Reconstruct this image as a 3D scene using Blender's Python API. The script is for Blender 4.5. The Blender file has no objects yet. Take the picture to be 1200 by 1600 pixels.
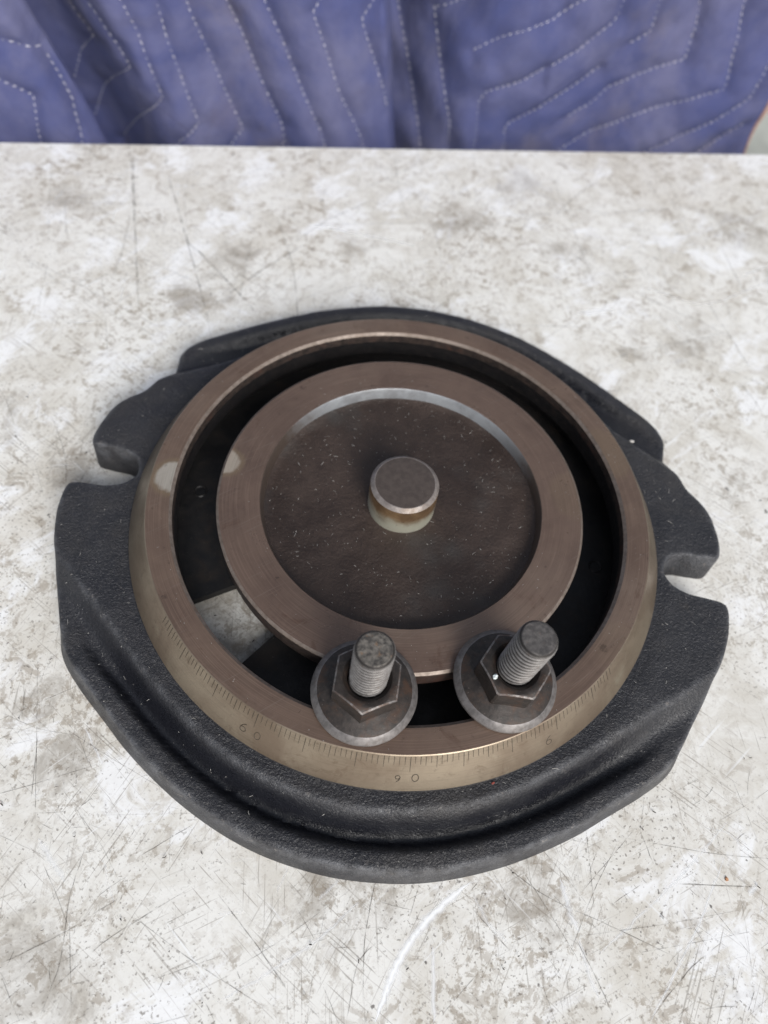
import bpy, bmesh, math, random
import numpy as np
from mathutils import Matrix, Vector
from mathutils.geometry import delaunay_2d_cdt
random.seed(7); rng = np.random.default_rng(7)
MM = 0.001
sc = bpy.context.scene
C = sc.collection
R = math.radians

# ------------------------------------------------------------------ camera
RING_Z = 0.031                                   # machined face above the table top (z = 0)
PITCH, ROLL = 1.02366, 0.15367
cam = bpy.data.cameras.new('camera')
cam.sensor_fit = 'VERTICAL'; cam.sensor_height = 24.0
cam.lens = 1050.0 / 1600.0 * 24.0
cam.clip_start = 0.01; cam.clip_end = 100
cam.dof.use_dof = True; cam.dof.focus_distance = 0.232; cam.dof.aperture_fstop = 5.0
co = bpy.data.objects.new('camera', cam); C.objects.link(co)
fwd = Vector((0, math.cos(PITCH), -math.sin(PITCH))); up0 = Vector((0, math.sin(PITCH), math.cos(PITCH))); X = Vector((1, 0, 0))
right = X * math.cos(ROLL) + up0 * math.sin(ROLL); up = -X * math.sin(ROLL) + up0 * math.cos(ROLL)
M = Matrix.Identity(4)
for i in range(3):
    M[i][0] = right[i]; M[i][1] = up[i]; M[i][2] = -fwd[i]
M[0][3], M[1][3], M[2][3] = -0.00641, -0.14673, RING_Z + 0.22649
co.matrix_world = M
sc.camera = co

# ------------------------------------------------------------------ daylight: open shade, soft light from the camera side
SUN_EL, SUN_AZ = R(36), R(-60)                   # azimuth of the light's origin measured from +X
w = bpy.data.worlds.new('World'); sc.world = w; w.use_nodes = True
nt = w.node_tree; nt.nodes.clear()
sky = nt.nodes.new('ShaderNodeTexSky'); sky.sky_type = 'NISHITA'; sky.sun_disc = False
sky.sun_elevation = SUN_EL; sky.sun_rotation = math.pi / 2 - SUN_AZ
sky.air_density = 1.0; sky.dust_density = 2.5
hs = nt.nodes.new('ShaderNodeHueSaturation'); hs.inputs['Saturation'].default_value = 0.45
bg = nt.nodes.new('ShaderNodeBackground'); bg.inputs['Strength'].default_value = 0.072
wo = nt.nodes.new('ShaderNodeOutputWorld')
nt.links.new(sky.outputs[0], hs.inputs['Color']); nt.links.new(hs.outputs[0], bg.inputs['Color']); nt.links.new(bg.outputs[0], wo.inputs[0])
sl = bpy.data.lights.new('sun', 'SUN'); sl.energy = 1.5; sl.angle = R(32); sl.color = (1.0, 0.985, 0.955)
so = bpy.data.objects.new('sun', sl); C.objects.link(so)
sd = Vector((math.cos(SUN_EL) * math.cos(SUN_AZ), math.cos(SUN_EL) * math.sin(SUN_AZ), math.sin(SUN_EL)))
so.rotation_euler = sd.to_track_quat('Z', 'Y').to_euler()
sc.view_settings.view_transform = 'Standard'; sc.view_settings.look = 'None'
sc.view_settings.exposure = 0.95; sc.view_settings.gamma = 1.0; sc.view_settings.use_curve_mapping = False

# ------------------------------------------------------------------ node helpers
class Mat:
    def __init__(s, name):
        s.m = bpy.data.materials.new(name); s.m.use_nodes = True
        s.t = s.m.node_tree; s.b = s.t.nodes['Principled BSDF']; s.o = s.t.nodes['Material Output']
        s.tc = s.t.nodes.new('ShaderNodeTexCoord').outputs['Object']
    def n(s, ty, **k):
        nd = s.t.nodes.new(ty)
        for a, v in k.items(): setattr(nd, a, v)
        return nd
    def put(s, sock, v):
        if hasattr(v, 'is_output'): s.t.links.new(v, sock)
        elif isinstance(v, (tuple, list)) and len(sock.default_value) == 4 and len(v) == 3: sock.default_value = (*v, 1)
        else: sock.default_value = v
    def mapping(s, loc=(0, 0, 0), rot=(0, 0, 0), sca=(1, 1, 1)):
        nd = s.n('ShaderNodeMapping'); s.t.links.new(s.tc, nd.inputs[0])
        nd.vector_type = 'TEXTURE'                       # rotate first, then stretch
        nd.inputs['Location'].default_value = loc; nd.inputs['Rotation'].default_value = rot; nd.inputs['Scale'].default_value = [1 / q for q in sca]
        return nd.outputs[0]
    def noise(s, scale, detail=4, rough=.55, vec=None, dist=0.0):
        nd = s.n('ShaderNodeTexNoise'); s.t.links.new(vec if vec is not None else s.tc, nd.inputs['Vector'])
        nd.inputs['Scale'].default_value = scale; nd.inputs['Detail'].default_value = detail
        nd.inputs['Roughness'].default_value = rough; nd.inputs['Distortion'].default_value = dist
        return nd.outputs['Fac']
    def ramp(s, v, a, b, lo=0.0, hi=1.0):
        nd = s.n('ShaderNodeMapRange'); nd.interpolation_type = 'SMOOTHSTEP'; s.put(nd.inputs[0], v)
        for i, x in enumerate((a, b, lo, hi)): nd.inputs[1 + i].default_value = x
        return nd.outputs[0]
    def math(s, op, a, b=0.0):
        nd = s.n('ShaderNodeMath', operation=op); s.put(nd.inputs[0], a); s.put(nd.inputs[1], b); return nd.outputs[0]
    def mix(s, f, a, b):
        nd = s.n('ShaderNodeMix', data_type='RGBA'); s.put(nd.inputs[0], f); s.put(nd.inputs[6], a); s.put(nd.inputs[7], b); return nd.outputs[2]
    def bump(s, h, strength, dist, nrm=None):
        nd = s.n('ShaderNodeBump'); s.put(nd.inputs['Height'], h)
        nd.inputs['Strength'].default_value = strength; nd.inputs['Distance'].default_value = dist
        if nrm is not None: s.t.links.new(nrm, nd.inputs['Normal'])
        return nd.outputs[0]
    def dist(s, p):                                # distance of the surface point from p, in object space
        nd = s.n('ShaderNodeVectorMath', operation='DISTANCE'); s.t.links.new(s.tc, nd.inputs[0]); nd.inputs[1].default_value = p
        return nd.outputs['Value']
    def radius(s):
        sx = s.n('ShaderNodeSeparateXYZ'); s.t.links.new(s.tc, sx.inputs[0])
        return s.math('SQRT', s.math('ADD', s.math('POWER', sx.outputs[0], 2.0), s.math('POWER', sx.outputs[1], 2.0))), sx.outputs
    def out(s, col, rough, metal=0.0, nrm=None, spec=.5):
        s.put(s.b.inputs['Base Color'], col); s.put(s.b.inputs['Roughness'], rough); s.put(s.b.inputs['Metallic'], metal)
        s.b.inputs['Specular IOR Level'].default_value = spec
        if nrm is not None: s.t.links.new(nrm, s.b.inputs['Normal'])
        return s.m

EA = np.array([-.279, .236]); ED = np.array([.97170, .23621]); EN = np.array([-.23621, .97170])      # back edge of the table
def tp(u, v): return EA + ED * u + EN * v
TC = tp(.27, -.375)
def tloc(x, y):                                            # world mm to the table's own coordinates
    d = np.array([x, y]) * MM - TC; return (float(d @ ED), float(d @ EN), .014)
STAINS = [(-92,-173,16),(-106,-113,12),(62,-129,13),(-127,122,16),(113,140,10),(-185,34,14),(-112,166,16),(84,204,14),(126,-149,16),(3,-140,12),(52,269,16),(-147,12,12),(-58,-53,30),(-123,-95,9),(150,150,18),(160,60,14),(-40,190,14),(10,225,18),(-210,190,18),(190,260,20)]
SMEARS = [(-181,233,13),(-115,247,12),(-69,238,12),(-15,270,12),(50,276,16),(-57,212,11),(178,112,9),(102,163,10),(-192,108,14),(211,345,16),(-243,216,15),(-30,150,9)]
def mat_table():
    m = Mat('worn_white_laminate')
    big = m.noise(9, 4, .62, dist=.6); mid = m.noise(42, 6, .70, dist=.6); fine = m.noise(240, 5, .74, dist=.3); vf = m.noise(800, 3, .6)
    c = m.mix(m.ramp(mid, .40, .66), (.80, .79, .755), (.66, .635, .58))
    c = m.mix(m.math('MULTIPLY', m.ramp(big, .50, .72), .35), c, (.56, .51, .43))
    wob = m.math('ADD', m.math('MULTIPLY', m.math('SUBTRACT', m.noise(30, 6, .75), .5), .10), m.math('MULTIPLY', m.math('SUBTRACT', fine, .5), .02))
    def spots(lst):
        acc = None
        for (x, y, r) in lst:
            d = m.math('MULTIPLY', m.math('ADD', m.dist(tloc(x, y)), wob), 1000.0 / r)
            acc = d if acc is None else m.math('MINIMUM', acc, d)
        return m.ramp(acc, 1.25, .15)
    stain = spots(STAINS)
    # grey-brown grime caught in the grain, patchy
    pm = m.math('MAXIMUM', m.ramp(m.noise(15, 5, .7, m.mapping((2, 6, 0))), .40, .64, .14, .95), m.math('MULTIPLY', stain, .85))
    gm = m.math('MULTIPLY', m.ramp(fine, .51, .60), pm)
    c = m.mix(m.math('MULTIPLY', gm, .75), c, (.31, .26, .20))
    g2 = m.math('MULTIPLY', m.ramp(m.noise(105, 6, .76, m.mapping((5, 3, 0)), .8), .545, .60), m.ramp(big, .36, .60, .25, 1.0))
    c = m.mix(m.math('MULTIPLY', g2, .6), c, (.35, .30, .24))
    # pale knocked spots
    c = m.mix(m.math('MULTIPLY', m.math('MAXIMUM', m.ramp(m.noise(26, 6, .7, m.mapping((3, 1, 0), (0, 0, .5), (1, 1.7, 1)), .5), .53, .65), m.math('MULTIPLY', spots(SMEARS), m.ramp(mid, .35, .55, .3, 1.0))), .85), c, (.88, .885, .89))
    # brown stains
    c = m.mix(m.math('MULTIPLY', m.math('MULTIPLY', stain, m.ramp(mid, .36, .60)), .5), c, (.21, .175, .135))
    # flecks of ground-in dirt
    fl = m.math('MULTIPLY', m.ramp(vf, .59, .67), m.ramp(m.noise(20, 4, .6, m.mapping((1, 5, 0))), .36, .62))
    c = m.mix(m.math('MULTIPLY', fl, .7), c, (.16, .135, .11))
    sp = m.math('MULTIPLY', m.ramp(m.noise(280, 2, .5, m.mapping((4, 4, 0))), .71, .75), m.ramp(big, .36, .55))
    c = m.mix(m.math('MULTIPLY', sp, .85), c, (.10, .088, .08))
    # families of fine scratches
    for k, (a, lo, f) in enumerate(((.95, .62, .5), (-.75, .62, .55), (.31, .64, .45), (1.52, .63, .5), (2.3, .63, .5))):
        st = m.noise(1.0, 2, .5, m.mapping((k * .37, k * .13, 0), (0, 0, a), (38, 1400, 1)), .25)
        mk = m.ramp(m.noise(18, 3, .6, m.mapping((k * 2.1, 9 + k, 0))), .45, .62)
        c = m.mix(m.math('MULTIPLY', m.math('MULTIPLY', m.ramp(st, lo, lo + .06), mk), f), c, (.18, .15, .12))
    for k, (a, lo) in enumerate(((.6, .68), (-.9, .68))):
        st = m.noise(1.0, 2, .5, m.mapping((.2 + k * .7, k * .3, 0), (0, 0, a), (18, 460, 1)))
        c = m.mix(m.math('MULTIPLY', m.ramp(st, lo, lo + .08), .55), c, (.88, .89, .90))
    nrm = m.bump(m.math('ADD', mid, m.math('MULTIPLY', vf, .5)), .2, .0005)
    return m.out(c, m.ramp(fine, .3, .7, .32, .52), 0, nrm, .45)

def mat_strip(name, col, lo, hi, scale, amount=1.0):
    m = Mat(name)
    at = m.n('ShaderNodeAttribute', attribute_name='cover').outputs['Fac']
    a = m.math('MULTIPLY', m.math('MULTIPLY', m.ramp(m.noise(scale, 5, .65), lo, hi), m.ramp(at, .0, .75)), amount)
    m.out(col, .6)
    m.put(m.b.inputs['Alpha'], a)
    return m.m

def mat_paint():
    m = Mat('black_painted_casting')
    a = m.noise(950, 3, .6, dist=.8); b = m.noise(90, 5, .6); f = m.noise(2200, 2, .5)
    trough_shade = m.n('ShaderNodeAttribute', attribute_name='trough_shade').outputs['Fac']; wear_glint = m.n('ShaderNodeAttribute', attribute_name='wear_glint').outputs['Fac']
    c = m.mix(m.ramp(b, .35, .7), (.0155, .016, .020), (.025, .025, .029))
    c = m.mix(m.math('MULTIPLY', m.ramp(a, .48, .66), .45), c, (.043, .042, .047))
    c = m.mix(m.math('MULTIPLY', m.ramp(m.noise(260, 6, .7, m.mapping((2, 0, 1))), .6, .75), .5), c, (.080, .076, .077))
    c = m.mix(m.math('MULTIPLY', m.ramp(m.noise(45, 6, .7, m.mapping((5, 0, 1))), .62, .78), .35), c, (.085, .068, .05))
    c = m.mix(m.math('MULTIPLY', wear_glint, m.ramp(m.noise(140, 5, .7, m.mapping((8, 0, 1))), .36, .66)), c, (.105, .108, .118))  # worn outer edges, plus the shoulder's highlight painted as a pale line
    chips = m.math('MULTIPLY', m.math('ADD', m.math('MULTIPLY', wear_glint, .75), .12), m.ramp(m.noise(330, 5, .75, m.mapping((1, 4, 2)), .5), .60, .66))
    c = m.mix(chips, c, (.20, .18, .165))
    c = m.mix(m.math('MULTIPLY', m.ramp(m.noise(22, 5, .65, m.mapping((4, 1, 7))), .50, .70), .30), c, (.062, .055, .048))
    c = m.mix(trough_shade, c, (.010, .0105, .014))                 # shade and dark reflection of the troughs painted into the colour
    n1 = m.bump(m.math('MULTIPLY', m.math('SUBTRACT', a, .5), m.math('SUBTRACT', 1.0, m.math('MULTIPLY', trough_shade, .75))), .85, .0008); n1 = m.bump(f, .4, .0004, n1); n1 = m.bump(b, .3, .0012, n1)
    ro = m.math('SUBTRACT', m.ramp(m.noise(60, 4, .6, m.mapping((0, 3, 1))), .35, .65, .38, .54), m.math('MULTIPLY', trough_shade, .14))
    return m.out(c, ro, 0, n1, .5)

def mat_brown(name, spots, base=(.205, .142, .108), dark=(.148, .100, .077), light=(.255, .192, .150)):
    m = Mat(name)
    b = m.noise(34, 6, .65, dist=.5); f = m.noise(420, 4, .6); l = m.noise(13, 4, .6, m.mapping((4, 2, 0)))
    c = m.mix(m.ramp(b, .38, .68), base, dark)
    c = m.mix(m.math('MULTIPLY', m.ramp(l, .5, .72), .6), c, light)
    c = m.mix(m.math('MULTIPLY', m.ramp(f, .62, .72), .35), c, (.06, .043, .035))
    c = m.mix(m.math('MULTIPLY', m.ramp(m.noise(130, 4, .6, m.mapping((1, 7, 0))), .66, .72), .6), c, (.045, .032, .027))
    ro = m.ramp(b, .3, .7, .26, .44); me = .5
    for (p, r, cc, k) in spots:
        d = m.math('ADD', m.dist(p), m.math('MULTIPLY', m.math('SUBTRACT', m.noise(150, 4, .6), .5), r * .55))
        c = m.mix(m.math('MULTIPLY', m.ramp(d, r * 1.35, r * 1.0), .55 * k), c, (.26, .195, .12))
        if cc: c = m.mix(m.math('MULTIPLY', m.ramp(d, r * 1.0, r * .75), .9), c, cc)
    # fine turning marks and hairline scratches
    rad, xyz = m.radius()
    w_ = m.math('SINE', m.math('MULTIPLY', rad, 9000.0))
    cb = m.n('ShaderNodeCombineXYZ'); m.put(cb.inputs[0], m.math('MULTIPLY', rad, 2600.0)); m.put(cb.inputs[1], m.math('MULTIPLY', m.math('ARCTAN2', xyz[1], xyz[0]), 2.2))
    tm = m.noise(1.0, 3, .6, cb.outputs[0])                # lathe tool marks: streaks that follow the turning
    c = m.mix(m.math('MULTIPLY', m.ramp(tm, .50, .68), .38), c, tuple(x * 1.55 for x in base)); c = m.mix(m.math('MULTIPLY', m.ramp(tm, .48, .34), .35), c, tuple(x * .62 for x in base))
    c = m.mix(m.math('MULTIPLY', m.ramp(m.noise(60, 6, .75, m.mapping((3, 9, 0)), 1.0), .58, .70), .45), c, (.10, .052, .034))
    sc_ = m.noise(1, 2, .5, m.mapping((0, 0, 0), (0, 0, .7), (40, 1500, 1)))
    c = m.mix(m.math('MULTIPLY', m.ramp(sc_, .64, .70), .3), c, (.26, .21, .175))
    n1 = m.bump(w_, .04, .0001); n1 = m.bump(f, .18, .0002, n1)
    return m.out(c, ro, me, n1, .5)

def mat_cone():
    m = Mat('tarnished_scale_face')
    b = m.noise(30, 6, .65, dist=.5); f = m.noise(500, 4, .6)
    c = m.mix(m.ramp(b, .35, .68), (.265, .218, .162), (.180, .136, .098))
    c = m.mix(m.math('MULTIPLY', m.ramp(m.noise(70, 5, .7, m.mapping((3, 3, 0))), .58, .75), .6), c, (.33, .305, .235))
    c = m.mix(m.math('MULTIPLY', m.ramp(f, .6, .7), .3), c, (.10, .08, .055)); c = m.mix(m.math('MULTIPLY', m.ramp(m.noise(110, 6, .75, m.mapping((7, 2, 3)), .8), .56, .66), .5), c, (.13, .092, .062))
    _, o = m.radius()
    nd = m.n('ShaderNodeTexNoise'); nd.inputs['Scale'].default_value = 1; m.t.links.new(m.mapping((0, 0, 0), (0, 0, 0), (60, 60, 2600)), nd.inputs['Vector'])
    c = m.mix(m.math('MULTIPLY', m.ramp(nd.outputs['Fac'], .5, .7), .25), c, (.12, .10, .07))
    n1 = m.bump(f, .15, .0002)
    return m.out(c, .36, .55, n1, .5)

def mat_steel(name, base, dark, rust, rough, metal, rs=90, rlo=.52, rhi=.72, bs=.3, ns=420):
    m = Mat(name)
    b = m.noise(rs, 6, .68, dist=.4); f = m.noise(ns, 5, .65)
    c = m.mix(m.ramp(f, .36, .66), base, dark)
    c = m.mix(m.math('MULTIPLY', m.ramp(b, rlo, rhi), .75), c, rust)
    c = m.mix(m.math('MULTIPLY', m.ramp(m.noise(1500, 3, .6), .66, .74), .4), c, (.26, .22, .19))
    return m.out(c, m.ramp(b, .3, .7, rough, rough + .18), metal, m.bump(f, bs, .0004), .5)

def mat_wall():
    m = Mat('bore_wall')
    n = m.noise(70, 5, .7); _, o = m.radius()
    far_pale = m.ramp(m.math('ADD', o[1], m.math('MULTIPLY', m.math('SUBTRACT', n, .5), .05)), .018, .045)  # pale grey on the far side, brown elsewhere, ragged border
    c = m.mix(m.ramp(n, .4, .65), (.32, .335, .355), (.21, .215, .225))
    c = m.mix(m.math('SUBTRACT', 1.0, far_pale), c, (.085, .064, .053))
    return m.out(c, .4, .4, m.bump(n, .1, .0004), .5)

def mat_pinside():
    m = Mat('brassy_pin_side')
    n = m.noise(90, 5, .65); f = m.noise(600, 4, .6); _, o = m.radius()
    low = m.ramp(m.math('ADD', o[2], m.math('MULTIPLY', m.math('SUBTRACT', n, .5), .014)), .0045, -.003)
    c = m.mix(m.ramp(n, .4, .65), (.30, .195, .105), (.17, .105, .058))      # varnish-brown film above, clean metal towards the foot
    c = m.mix(low, c, (.56, .55, .45))
    c = m.mix(m.math('MULTIPLY', m.ramp(f, .6, .7), .3), c, (.10, .07, .045))
    return m.out(c, .36, .55, m.bump(f, .1, .0003), .5)

def mat_stud():
    m = Mat('grey_thread')
    f = m.noise(500, 5, .65); rad, _ = m.radius()
    c = m.mix(m.ramp(f, .36, .66), (.27, .258, .252), (.19, .178, .172))
    c = m.mix(m.math('MULTIPLY', m.ramp(m.noise(240, 5, .65), .58, .74), .6), c, (.13, .085, .06))
    c = m.mix(m.math('MULTIPLY', m.ramp(rad, .00615, .0057), .95), c, (.018, .015, .014))      # colour darkens towards the thread roots
    return m.out(c, .42, .45, m.bump(f, .15, .0004), .5)

def mat_recess():
    m = Mat('oily_rough_recess')
    b = m.noise(28, 6, .65, dist=.4); f = m.noise(800, 4, .65)
    c = m.mix(m.ramp(b, .36, .66), (.027, .0165, .0125), (.050, .033, .026))
    c = m.mix(m.math('MULTIPLY', m.ramp(m.noise(16, 4, .6, m.mapping((6, 1, 0))), .55, .7), .7), c, (.050, .047, .044))
    c = m.mix(m.math('MULTIPLY', m.ramp(m.noise(1500, 3, .6), .64, .72), .35), c, (.15, .13, .12))
    n1 = m.bump(f, .7, .0007); n1 = m.bump(m.noise(150, 3, .6), .4, .0012, n1)
    return m.out(c, m.ramp(b, .35, .65, .45, .62), .1, n1, .5)

def mat_quilt():
    m = Mat('quilted_cotton')
    b = m.noise(10, 6, .65, dist=.6); f = m.noise(70, 5, .65); v = m.noise(900, 2, .5)
    c = m.mix(m.ramp(b, .35, .68), (.056, .066, .165), (.112, .114, .200))
    c = m.mix(m.math('MULTIPLY', m.ramp(f, .42, .68), .3), c, (.055, .058, .125))
    c = m.mix(m.math('MULTIPLY', m.ramp(m.noise(13, 5, .6, m.mapping((3, 8, 1))), .54, .70), .6), c, (.130, .120, .165))
    c = m.mix(m.math('MULTIPLY', m.ramp(m.noise(17, 5, .65, m.mapping((9, 2, 4))), .62, .74), .25), c, (.085, .068, .10))
    n1 = m.bump(m.noise(48, 5, .6, m.mapping((0, 0, 0), (0, .5, .2), (1, 1, .6))), .4, .005); n1 = m.bump(v, .3, .0004, n1)
    return m.out(c, .92, 0, n1, .2)

def flat(name, col, rough=.6, metal=0.0, ns=None):
    m = Mat(name); n = m.noise(ns or 300, 4, .6)
    return m.out(m.mix(m.ramp(n, .35, .68), col, tuple(x * .68 for x in col)), rough, metal, m.bump(n, .1, .0003), .4)

spot_ring = [((-.0908, -.0075, 0), .0078, (.50, .46, .40), 1), ((.0835, .0370, 0), .011, None, .5), ((.085, -.05, 0), .008, None, .2)]
spot_boss = [((-.0728, .0035, 0), .0064, (.46, .40, .33), .9), ((.0715, .0140, 0), .010, None, .35)]
MT = dict(
    table=mat_table(), paint=mat_paint(), ring=mat_brown('brown_patina_ring', spot_ring), boss=mat_brown('brown_patina_boss', spot_boss, (.192, .132, .103), (.136, .092, .073)),
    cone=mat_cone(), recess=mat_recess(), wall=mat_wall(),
    chamfer=mat_steel('brown_chamfer', (.21, .17, .145), (.14, .11, .09), (.17, .12, .09), .42, .4, 80, .5, .7, .1),
    throat=mat_steel('rusty_throat_wall', (.060, .044, .037), (.024, .019, .018), (.075, .036, .026), .45, .3, 120, .5, .7),
    slot_black=mat_steel('black_slot_wall', (.016, .014, .014), (.009, .009, .010), (.03, .018, .014), .3, .1, 120, .6, .8),
    void=mat_steel('dirty_slot_floor', (.010, .009, .009), (.005, .005, .006), (.022, .015, .011), .45, .1, 70, .5, .7, .5, 260), pin=mat_steel('turned_pin_face', (.098, .078, .068), (.074, .058, .051), (.12, .092, .078), .42, .35, 200, .62, .8, .12),
    pinside=mat_pinside(),
    pinedge=mat_steel('pin_chamfer', (.30, .265, .245), (.21, .18, .165), (.2, .15, .11), .38, .5),
    nut=mat_steel('dark_oxide_nut', (.042, .034, .030), (.024, .020, .018), (.072, .038, .023), .44, .3, 130, .50, .70, .4),
    nutedge=mat_steel('worn_nut_edge', (.185, .172, .168), (.115, .106, .102), (.10, .068, .052), .38, .45, 160, .60, .78, .2),
    hexedge=mat_steel('worn_hex_edge', (.20, .185, .18), (.085, .078, .073), (.085, .05, .035), .4, .45, 330, .44, .60, .3),
    stud=mat_stud(),
    studtop=mat_steel('rusty_stud_end', (.19, .172, .15), (.055, .050, .046), (.25, .13, .06), .5, .3, 420, .56, .70, .9, 700),
    studtop2=mat_steel('dark_stud_end', (.125, .115, .11), (.065, .060, .058), (.15, .10, .075), .5, .3, 420, .60, .74, .5, 700),
    mark=flat('engraved_groove', (.045, .036, .026), .6), stamp=flat('stamped_groove', (.055, .042, .028), .5), quilt=mat_quilt(), thread=flat('pale_thread', (.58, .57, .62), .9), binding=flat('orange_binding', (.50, .32, .27), .9),
    lint=flat('pale_lint', (.55, .53, .50), .9), concrete=flat('pale_concrete', (.42, .43, .39), .8, 0, 6), red=flat('red_paint_chip', (.28, .06, .045), .6), grit=flat('dark_grit', (.05, .042, .036), .9), white=flat('white_chip', (.72, .78, .78), .6),
    tan=flat('tan_splinter', (.50, .27, .15), .8),
    dark_s=mat_strip('dark_scratch', (.085, .07, .055), .34, .60, 190, .9), white_s=mat_strip('white_scuff', (.93, .94, .95), .24, .48, 160, 1.0))

# ------------------------------------------------------------------ mesh helpers
def link(name, me, mat, parent=None, smooth=True, sharp=None):
    for m in (mat if isinstance(mat, (list, tuple)) else [mat]): me.materials.append(MT[m])
    o = bpy.data.objects.new(name, me); C.objects.link(o)
    if parent is not None: o.parent = parent
    if smooth:
        me.polygons.foreach_set('use_smooth', [True] * len(me.polygons))
        if sharp: me.set_sharp_from_angle(angle=R(sharp))
    me.update()
    return o
def mesh(name, v, f, idx=None):
    me = bpy.data.meshes.new(name); me.from_pydata([tuple(map(float, p)) for p in v], [], f)
    if idx is not None: me.polygons.foreach_set('material_index', idx)
    me.validate(); me.update(); return me
def empty(name, loc=(0, 0, 0), rz=0.0):
    o = bpy.data.objects.new(name, None); o.empty_display_size = .02; C.objects.link(o); o.location = loc; o.rotation_euler = (0, 0, rz); return o
def tag(o, label, cat=None, group=None, kind=None):
    o['label'] = label
    if cat: o['category'] = cat
    if group: o['group'] = group
    if kind: o['kind'] = kind
    return o
def lathe(name, prof, mat, parent, seg=192, slots=None, a0=0.0, a1=2 * math.pi, sharp=32, wob=0.0, cap=False):
    """prof: (r, z) in mm from inside/top on; slots: material slot per profile segment"""
    full = abs(a1 - a0 - 2 * math.pi) < 1e-6
    n = seg if full else seg + 1; v, f, ix = [], [], []
    ph = rng.uniform(0, 6.28, 4)
    for i in range(n):
        a = a0 + (a1 - a0) * i / seg; ca, sa = math.cos(a), math.sin(a)
        k = wob * (math.sin(3 * a + ph[0]) + .7 * math.sin(7 * a + ph[1]) + .5 * math.sin(17 * a + ph[2]) + .4 * math.sin(31 * a + ph[3]))
        for (r, z) in prof: v.append(((r + k) * MM * ca, (r + k) * MM * sa, z * MM))
    P = len(prof)
    for i in range(seg):
        j = (i + 1) % n
        for k in range(P - 1):
            f.append((i * P + k, i * P + k + 1, j * P + k + 1, j * P + k)); ix.append(slots[k] if slots else 0)
    if cap:
        f.append([i * P for i in range(n)]); ix.append(slots[0] if slots else 0)
    if not full:                                           # close the two ends of a partial turn
        f.append([k for k in range(P)]); ix.append(0); f.append([seg * P + k for k in range(P)][::-1]); ix.append(0)
    o = link(name, mesh(name, v, f, ix), mat, parent, True, sharp)
    bm = bmesh.new(); bm.from_mesh(o.data); bmesh.ops.recalc_face_normals(bm, faces=bm.faces); bm.to_mesh(o.data); bm.free()
    return o

# ------------------------------------------------------------------ setting: floor and table
bm = bmesh.new()
bmesh.ops.create_cube(bm, size=1.0)
for vv in bm.verts: vv.co = Vector((vv.co.x * 1.5, vv.co.y * .75, vv.co.z * .028))
bmesh.ops.bevel(bm, geom=bm.edges[:], offset=.0035, segments=3, affect='EDGES')
me = bpy.data.meshes.new('tabletop'); bm.to_mesh(me); bm.free()
table = link('tabletop', me, 'table', None, True, 30)
table.location = (TC[0], TC[1], -.014); table.rotation_euler = (0, 0, math.atan2(ED[1], ED[0]))
tag(table, 'white worktable surface covered in scratches, scuffs and brown stains', kind='structure')
me = mesh('floor', [(-6, -6, -.75), (6, -6, -.75), (6, 6, -.75), (-6, 6, -.75)], [(0, 1, 2, 3)])
tag(link('floor', me, 'concrete', None, False), 'pale grey floor far below the table, seen past the blanket', kind='structure')

def strips(name, paths, mat, z0, parent):
    """ribbons lying on the table: (list of mm points, width mm); each on its own height"""
    v, f, cv = [], [], []
    for i, (pts, wd, *st) in enumerate(paths):
        p = np.array(pts, float)
        if len(p) > 2:
            t = np.linspace(0, len(p) - 1, 8 * (len(p) - 1)); p = np.c_[np.interp(t, range(len(p)), p[:, 0]), np.interp(t, range(len(p)), p[:, 1])]
            k = np.array([.25, .5, .25])
            for _ in range(3):
                q = p.copy(); q[1:-1] = .25 * p[:-2] + .5 * p[1:-1] + .25 * p[2:]; p = q
        else:
            t = np.linspace(0, 1, 8)[:, None]; p = p[0] * (1 - t) + p[1] * t
        d = np.gradient(p, axis=0); d /= np.linalg.norm(d, axis=1)[:, None] + 1e-9; n = np.c_[-d[:, 1], d[:, 0]]
        L = len(p); s = np.linspace(0, 1, L); h = wd * .5 * np.clip(np.minimum(s, 1 - s) * 7, .12, 1) * (1 + rng.normal(0, .11, L))
        p = p + n * rng.normal(0, min(.15, wd * .12), L)[:, None]
        b0 = len(v); z = z0 + i * 6e-8
        for k in range(L):
            a = p[k] + n[k] * h[k]; b = p[k] - n[k] * h[k]
            v += [(a[0] * MM, a[1] * MM, z), (p[k][0] * MM, p[k][1] * MM, z), (b[0] * MM, b[1] * MM, z)]; cv += [0, st[0] if st else 1, 0]
        for k in range(L - 1):
            q = b0 + 3 * k; f += [(q, q + 1, q + 4, q + 3), (q + 1, q + 2, q + 5, q + 4)]
    me = mesh(name, v, f); me.attributes.new('cover', 'FLOAT', 'POINT').data.foreach_set('value', cv)
    o = link(name, me, mat, parent, False); o['kind'] = 'stuff'
    o.matrix_parent_inverse = parent.matrix_basis.inverted()
    return o
WH = [[[15,-172],[18,-161],[23,-150],[31,-140],[42,-130]],[[-34,-173],[-20,-164],[-6,-153],[5,-141]],[[31,-150],[33,-170]],[[73,-125],[76,-135],[79,-140]],[[86,-145],[102,-131],[115,-119],[135,-98]],[[132,-110],[120,-133],[101,-162]],[[-104,-137],[-97,-143],[-91,-148]],[[79,-142],[82,-151],[85,-157]],[[139,-121],[143,-117]],[[-22,-142],[-20,-133]],[[-8,-142],[-2,-135]],[[122,192],[159,181],[202,213]],[[-81,-140],[-73,-153]],[[-78,201],[-47,199],[-12,196]],[[187,216],[205,229]],[[83,159],[106,167]],[[126,-101],[135,-102],[143,-109]],[[43,-134],[48,-141],[55,-146]]]
WW = [4.0, 2.4, 2.6, 3.4, 2.2, 1.5, 4, 2.6, 3.2, 1.5, 2.0, 3.4, 1.5, 5, 5, 7, 1.4, 2.4]
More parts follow.
